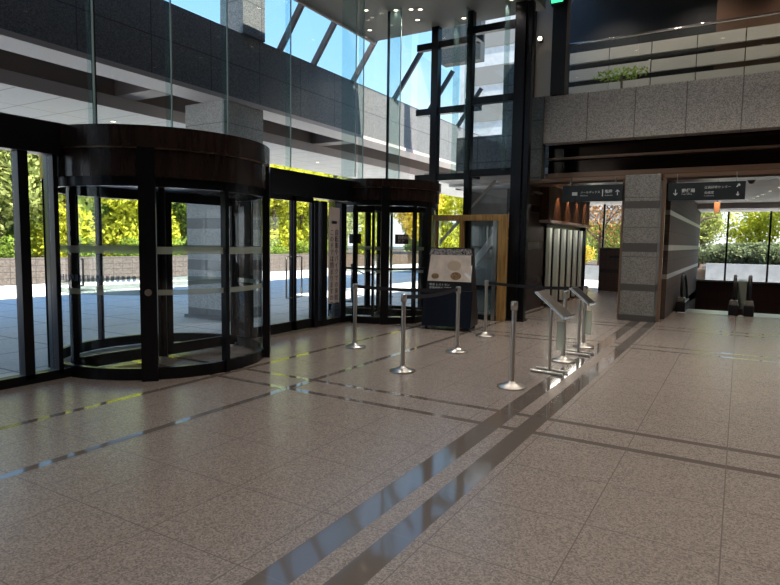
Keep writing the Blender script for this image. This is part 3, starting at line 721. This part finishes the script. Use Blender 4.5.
# ---- escalators: newels with glass balustrades going down
def escalator(xl, xr, label):
    t = thing('escalator', ((xl+xr)/2, 15.6, 0), label, 'escalator')
    for x in (xl, xr):
        if x is None: continue
        pts = [(x, 18.6, -1.35), (x, 16.9, .55), (x, 16.3, .84), (x, 15.75, .88), (x, 15.58, .80), (x, 15.5, .62), (x, 15.54, .42), (x, 15.7, .34)]
        MB().tube(pts, .036, 10).build('handrail', 'rubber', t)
        MB().add([(x, 15.55, .22), (x, 16.6, .22), (x, 18.6, -1.85), (x, 18.6, -1.4), (x, 16.9, .5), (x, 16.3, .8), (x, 15.75, .84), (x, 15.55, .7)], [(0, 1, 2, 3, 4, 5, 6, 7)]).build('glass_panel', 'fin', t)
        B(x-.1, x+.1, 15.4, 16.6, 0, .24).build('newel_base', 'black', t, .02)
        B(x-.08, x+.08, 15.45, 15.62, .24, .34).build('newel_cap', 'steel', t, .02)
    B(xr+.06, xr+.24, 15.95, 15.97, .1, .8).build('divider_glass', 'frost', t) if xr < 1 else None
    B(xl+.1, xr-.1, 15.3, 16.2, -.05, .012).build('comb_plate', 'steel', t)
    sm = MB()
    for k in range(12): sm.box(xl+.1, xr-.1, 16.2+k*.4, 16.6+k*.4, -.3-k*.28, -.02-k*.28)
    sm.build('steps', 'rubber', t)
    return t
escalator(-1.14, -.06, 'left escalator down with single lit newel beside the brown wall')
escalator(.24, 1.3, 'right escalator down whose newel stands close beside its neighbour')

# ---- small hanging items in right passage
pt = thing('hanging_tag', (-.48, 14.5, 2.26), 'small orange card hanging from the ceiling below the escalator sign', 'hanging tag')
B(-.535, -.425, 14.49, 14.51, 2.27, 2.5).build('card', 'orange', pt, .003)
MB().tube([(-.48, 14.5, 2.5), (-.48, 14.5, 2.95)], .006, 6).build('cord', 'black', pt)
cm = thing('security_camera', (.12, 14.5, 2.9), 'small black dome camera on the passage ceiling right of the sign', 'camera')
MB().lathe([(0, -.09), (.04, -.08), (.065, -.04), (.07, 0), (0, 0)], (.12, 14.5, 2.95), 20).build('dome', 'black', cm)
MB().disc((.12, 14.5), .085, 2.93, 2.949, 20).build('mount', 'black', cm)

# ---- downlights
def downlight(x, y, z, label, group, e=35, r=.042, col=(1, .90, .78)):
    t = thing('ceiling_light', (x, y, z), label, 'ceiling light', group)
    MB().lathe([(r+.02, 0), (r+.02, -.012), (r, -.012), (r, 0)], (x, y, z), 20).build('rim', 'steel', t)
    MB().disc((x, y), r, z-.008, z-.003, 20).build('lamp_face', 'lampface', t)
    if e:
        d = bpy.data.lights.new('downlight_lamp', 'SPOT'); d.energy = e; d.color = col; d.spot_size = R(110); d.spot_blend = .7; d.shadow_soft_size = .05
        o = bpy.data.objects.new('downlight_lamp', d); COL.objects.link(o); o.parent = t; o.location = (0, 0, -.03)
for x, y in ((-6.23, 10.61), (-5.94, 10.71), (-5.78, 10.8), (-6.39+.3, 11.27), (-6.76, 10.32), (-7.3, 11.3), (-4.02, 11.2), (-5.2, 11.64), (-4.9, 9.2), (-4.9, 7.4), (-4.9, 5.6), (-4.9, 3.8), (-4.9, 2), (-4.2, 9.2), (-4.2, 7.4), (-4.2, 5.6), (-4.2, 3.8)):
    downlight(x, y, CZ, 'small round warm downlight in the grey ceiling above the doors', 'downlights in the low grey ceiling', 40)
for x in (-2.2, .2, 2.6, 5.0):
    for y in (-5, -2, 1, 4, 7, 10): downlight(x, y, CZ, 'round warm downlight in the lobby ceiling overhead', 'downlights in the lobby ceiling overhead', 120 if x < 2 else 150)
for x in (-1.5, 1.5, 4.5): downlight(x, 12.4, 7.9, 'unseen fill downlight added in the high ceiling before the balcony', 'added fill lights in the high ceiling before the balcony', 110)  # added spots above the view that light the balcony
for x in (-2.4, -.6, 1.2, 3.0): downlight(x, 10.9, CZ, 'unseen fill downlight added at the edge of the ceiling facing the balcony', 'added fill lights at the ceiling edge facing the balcony', 90)  # extra lamps put in to brighten the parapet face
for x in (-3, -1, 1, 3.5): downlight(x, 14.5, 7.9, 'unseen fill downlight added over the upper floor behind the balcony', 'added fill lights over the upper floor', 130)  # added overhead lamps to lift the pale panels and handrail
for x, y in ((.71, 16.5), (.56, 17.5), (.43, 18.5), (.34, 19.2), (.25, 19.9), (.1, 20.7), (-.41, 14.25), (-.41, 15.4), (-.41, 17.0), (-.41, 18.6)):
    downlight(x, y, 2.95, 'small round downlight in the pale ceiling above the escalators', 'downlights above the escalators', 38, .045)
for x, y in ((-3.3, 14.3), (-2.7, 14.3), (-3.3, 16.5), (-2.6, 19.0)):
    downlight(x, y, 2.95, 'small round downlight in the left passage ceiling', 'downlights in the left passage', 14, .045)
for x, y in ((-11.2, 5.2), (-11.2, 7.7), (-11.2, 11.5), (-11.2, 14.5), (-12.2, 8), (-12.2, 12)):
    downlight(x, y, 3.93, 'small round downlight in the outdoor porch ceiling', 'downlights in the porch ceiling', 0, .05)

# ---- outdoors: planter wall, shrubs, trees
struct('wall_planter', MB().box(-20.4, -20, -12, 26.5, -.02, .85), 'wallout')
struct('wall_garden', MB().box(-1.2, 14, 28, 28.3, -.02, .85).box(-7.8, -3.5, 27.2, 27.5, -.02, .62), 'gardenwall')
struct('ground_bed', MB().box(-40, -20.4, -12, 60, 0, .7).box(-8, 14, 28.3, 45, 0, .55), 'soil')
def tree(name, loc, h, rad, n, size, mat, label, cat='tree', group=None, trunk=.12, tz=.35):
    t = thing(name, loc, label, cat, group); x, y, z = loc
    mb = MB(); K = 7
    for k in range(K):
        a_ = random.uniform(0, 6.28); q = random.uniform(.0, .55); zz = random.uniform(tz, .85)
        leaves(mb, (x+math.cos(a_)*q*rad, y+math.sin(a_)*q*rad, z+h*zz), (rad*.55, rad*.55, h*(1-tz)*.30), n//K, size, .35)
    mb.build('foliage', mat, t)
    MB().tube([(x, y, z-.1), (x+.05, y, z+h*.4), (x, y+.05, z+h*.75)], [trunk, trunk*.7, trunk*.3], 8).build('trunk', 'bark', t)
    return t
def along(xc, xs): pass
T = [('leaf', 'tall yellow-green tree'), ('leaf2', 'darker green leafy tree'), ('leaf5', 'dusty green loose tree'), ('leaf4', 'golden yellow leafy tree')]
protos = {k: tree('garden_tree', (-24, -8-3*i, .7), 5.4, 2.0, 8000, .12, k, d+' beyond the planter wall', trunk=.13, tz=.12) for i, (k, d) in enumerate(T)}
seq = [(-22.5, 6.0, 'leaf5', 'behind the far left glass door'), (-22.6, 8.4, 'leaf4', 'second from the left edge'), (-22.2, 10.8, 'leaf5', 'just left of the large revolving door'),
       (-22.4, 13.2, 'leaf', 'seen through the left side of the large revolving door'), (-22.3, 15.4, 'leaf', 'seen through the middle of the large revolving door'), (-22.6, 17.6, 'leaf', 'seen left of the granite column'),
       (-22.4, 20.2, 'leaf2', 'hidden partly behind the outdoor granite column'), (-22.6, 22.8, 'leaf', 'just right of the large revolving door'), (-22.4, 25.2, 'leaf', 'seen through the left leaf of the double door'),
       (-22.6, 27.8, 'leaf', 'seen through the right leaf of the double door'), (-22.0, 30.6, 'leaf5', 'seen beside the vertical notice'), (-21.5, 34, 'leaf', 'seen through the left of the smaller revolving door'),
       (-20.0, 37, 'leaf4', 'seen through the middle of the smaller revolving door'), (-17, 40, 'leaf', 'seen through the right of the smaller revolving door'), (-13.5, 42, 'leaf', 'seen behind the gold framed door'), (-10.5, 42, 'leaf2', 'seen at the right of the gold framed door'),
       (-19.4, 40.5, 'leaf', 'far behind the smaller revolving door plates'), (-21.8, 42, 'leaf5', 'farthest behind the smaller revolving door'), (-25.5, 12.0, 'leaf5', 'in the back row at left'), (-25.5, 19.0, 'leaf2', 'in the back row behind the column'), (-25.5, 26.5, 'leaf2', 'in the back row behind the double door')]
used = set()
for x, y, k, wh in seq:
    d = dict(T)[k]; lab = d+' '+wh; s_ = random.uniform(.92, 1.12)
    if k not in used: o = protos[k]; used.add(k); o.location = (x, y, .7); o['label'] = lab; o.rotation_euler = (0, 0, random.uniform(0, 6))
    else: o = copy_tree(protos[k], (x, y, .7), random.uniform(0, 6), lab)
    o['group'] = 'trees beyond the planter wall'; o.scale = (s_, s_, s_)
# clipped shrubs on top of the planter wall
sh = tree('garden_shrub', (-21.2, -9, .7), .95, .8, 1500, .055, 'leaf2', '', 'shrub', 'rounded shrubs on the planter', .04, .2)
for i, (y, k, wh) in enumerate(((8.2, 0, 'at the far left'), (10.6, 0, 'left of the large revolving door'), (13.0, 0, 'seen at the left inside the large revolving door'), (14.9, 0, 'seen in the middle of the large revolving door'), (17.0, 0, 'seen beside the revolving door post'), (23.6, 0, 'seen through the double door'), (26.0, 0, 'farthest right along the planter wall'))):
    lab = 'rounded green shrub on the planter wall '+wh
    if i == 0: o = sh; o.location = (-21.0, y, .7); o['label'] = lab
    else: o = copy_tree(sh, (-21.0, y, .7), random.uniform(0, 6), lab)
def long_hedge(x0, x1, y0, y1, z0, h, label, n=14000):
    t = thing('hedge', ((x0+x1)/2, (y0+y1)/2, z0), label, 'hedge')
    B(x0+.15, x1-.15, y0+.15, y1-.15, z0-.05, z0+h-.15).build('shade_core', 'leaf2', t)  # solid block in deeper green for the darkness inside the hedge
    mb = MB()
    for _ in range(n):
        p = Vector((random.uniform(x0, x1), random.uniform(y0, y1), z0+random.uniform(0, h)+.12*math.sin(_)))
        a_ = Vector((random.gauss(0, 1), random.gauss(0, 1), random.gauss(0, 1))).normalized(); b_ = a_.cross(Vector((random.gauss(0, 1), random.gauss(0, 1), random.gauss(0, 1)))).normalized(); q = random.uniform(.08, .16)
        mb.add([p-a_*q, p-b_*q*.5, p+a_*q, p+b_*q*.5], [(0, 1, 2, 3)])
    mb.build('foliage', 'leaf5', t)
long_hedge(-28.5, -27.5, -4, 40, .7, 3.4, 'tall dense hedge in the back row behind the sunlit trees')
long_hedge(-26, -6, 46, 47, 0, 3.2, 'tall dense hedge far behind the smaller revolving door')
# right garden: trees, hedge
hd = MB(); leaves(hd, (2.2, 29.2, 1.25), (5.5, .5, .50), 9000, .09, .05); leaves(hd, (1.2, 29.2, 1.2), (3.8, .5, .55), 7000, .09, .05)
tag(hd.build('hedge', 'leafh', None), 'long clipped green hedge beyond the escalator window', 'hedge')
for i, (x, y, h, rad, k, lab) in enumerate(((-1.6, 31, 4.6, 1.6, 'leaf5', 'thin pale green tree at the left of the escalator window'), (.7, 32, 4.2, 1.6, 'leaf', 'yellow-green tree in the middle of the escalator window'), (3.3, 31, 5.2, 2.0, 'leaf2', 'dark green tree at the right of the escalator window'))):
    tree('garden_tree', (x, y, .5), h, rad, 3400 if i < 2 else 4600, .095, k, lab, 'tree', 'trees beyond the escalator window', .1, .3)
tk = thing('tree_trunk', (-2.15, 28.8, .5), 'pale leaning bare trunk at the left edge of the escalator window', 'tree')
MB().tube([(-2.2, 28.8, .4), (-2.1, 28.8, 2.0), (-1.85, 28.8, 3.3), (-1.9, 28.8, 4.6)], [.22, .18, .15, .1], 10).build('trunk', 'bark', tk)
MB().tube([(-2.05, 28.8, 2.2), (-1.4, 28.8, 2.75), (-.9, 28.8, 2.8)], [.07, .05, .02], 8).build('branch', 'bark', tk)
# russet bare-branched tree at the end of left passage
rt_ = thing('russet_tree', (-5.6, 29.5, .5), 'russet bare-branched tree outside the left passage window', 'tree')
br = MB()
def branch(mb, p, d, L, r_, depth):
    q = p+d*L; mb.tube([p, q], [r_, r_*.65], 6, False)
    if depth:
        for _ in range(3):
            nd = (d+Vector((random.gauss(0, .5), random.gauss(0, .5), random.gauss(.05, .35)))).normalized(); branch(mb, q, nd, L*.72, r_*.62, depth-1)
for x in (-7.2, -5.8, -4.6): branch(br, Vector((x, 29.5, .4)), Vector((0, 0, 1)), 1.3, .10, 5)
br.build('branches', 'bark', rt_)
lf = MB(); leaves(lf, (-5.7, 29.8, 3.2), (3.2, 1.0, 1.9), 3800, .075, .1); lf.build('foliage', 'leaf3', rt_)
ys = thing('golden_shrub', (-6.8, 28.2, .5), 'bright golden shrub outside the left passage window', 'shrub')
leaves(MB(), (-6.7, 28.3, 1.15), (1.0, .5, .55), 1500, .06).build('foliage', 'leaf4', ys)
MB().tube([(-6.7, 28.3, .4), (-6.7, 28.3, 1.0)], .04, 6).build('stem', 'bark', ys)
# distant concrete building beyond the glazed wall
nbld = thing('office_building', (-12, 60, 0), 'pale concrete office building far beyond the glazed end wall', 'building')
B(-27, -8, 60, 72, -.02, 26).build('wall', 'outwhite', nbld)
for k in range(6): B(-26, -9, 59.9, 60.02, 3+k*3.8, 4.9+k*3.8).build('window_band', 'ceil', nbld)
# rope barrier outside the smaller revolving door
rb = thing('rope_barrier', (-8.6, 13.0, 0), 'dark rope barrier outside seen through the smaller revolving door', 'rope barrier')
for y in (12.6, 14.4): MB().lathe([(0, 0), (.16, 0), (.15, .03), (.03, .05), (.03, .92), (.045, .93), (.04, .98), (0, 1.0)], (-8.6, y, -.02), 20).build('post', 'black', rb)
MB().tube([(-8.6, 12.6+k*.18, .88-.22*math.sin(math.pi*k/10)) for k in range(11)], .02, 8).build('rope', principled('red_brown_rope', (.16, .05, .04), .7), rb)
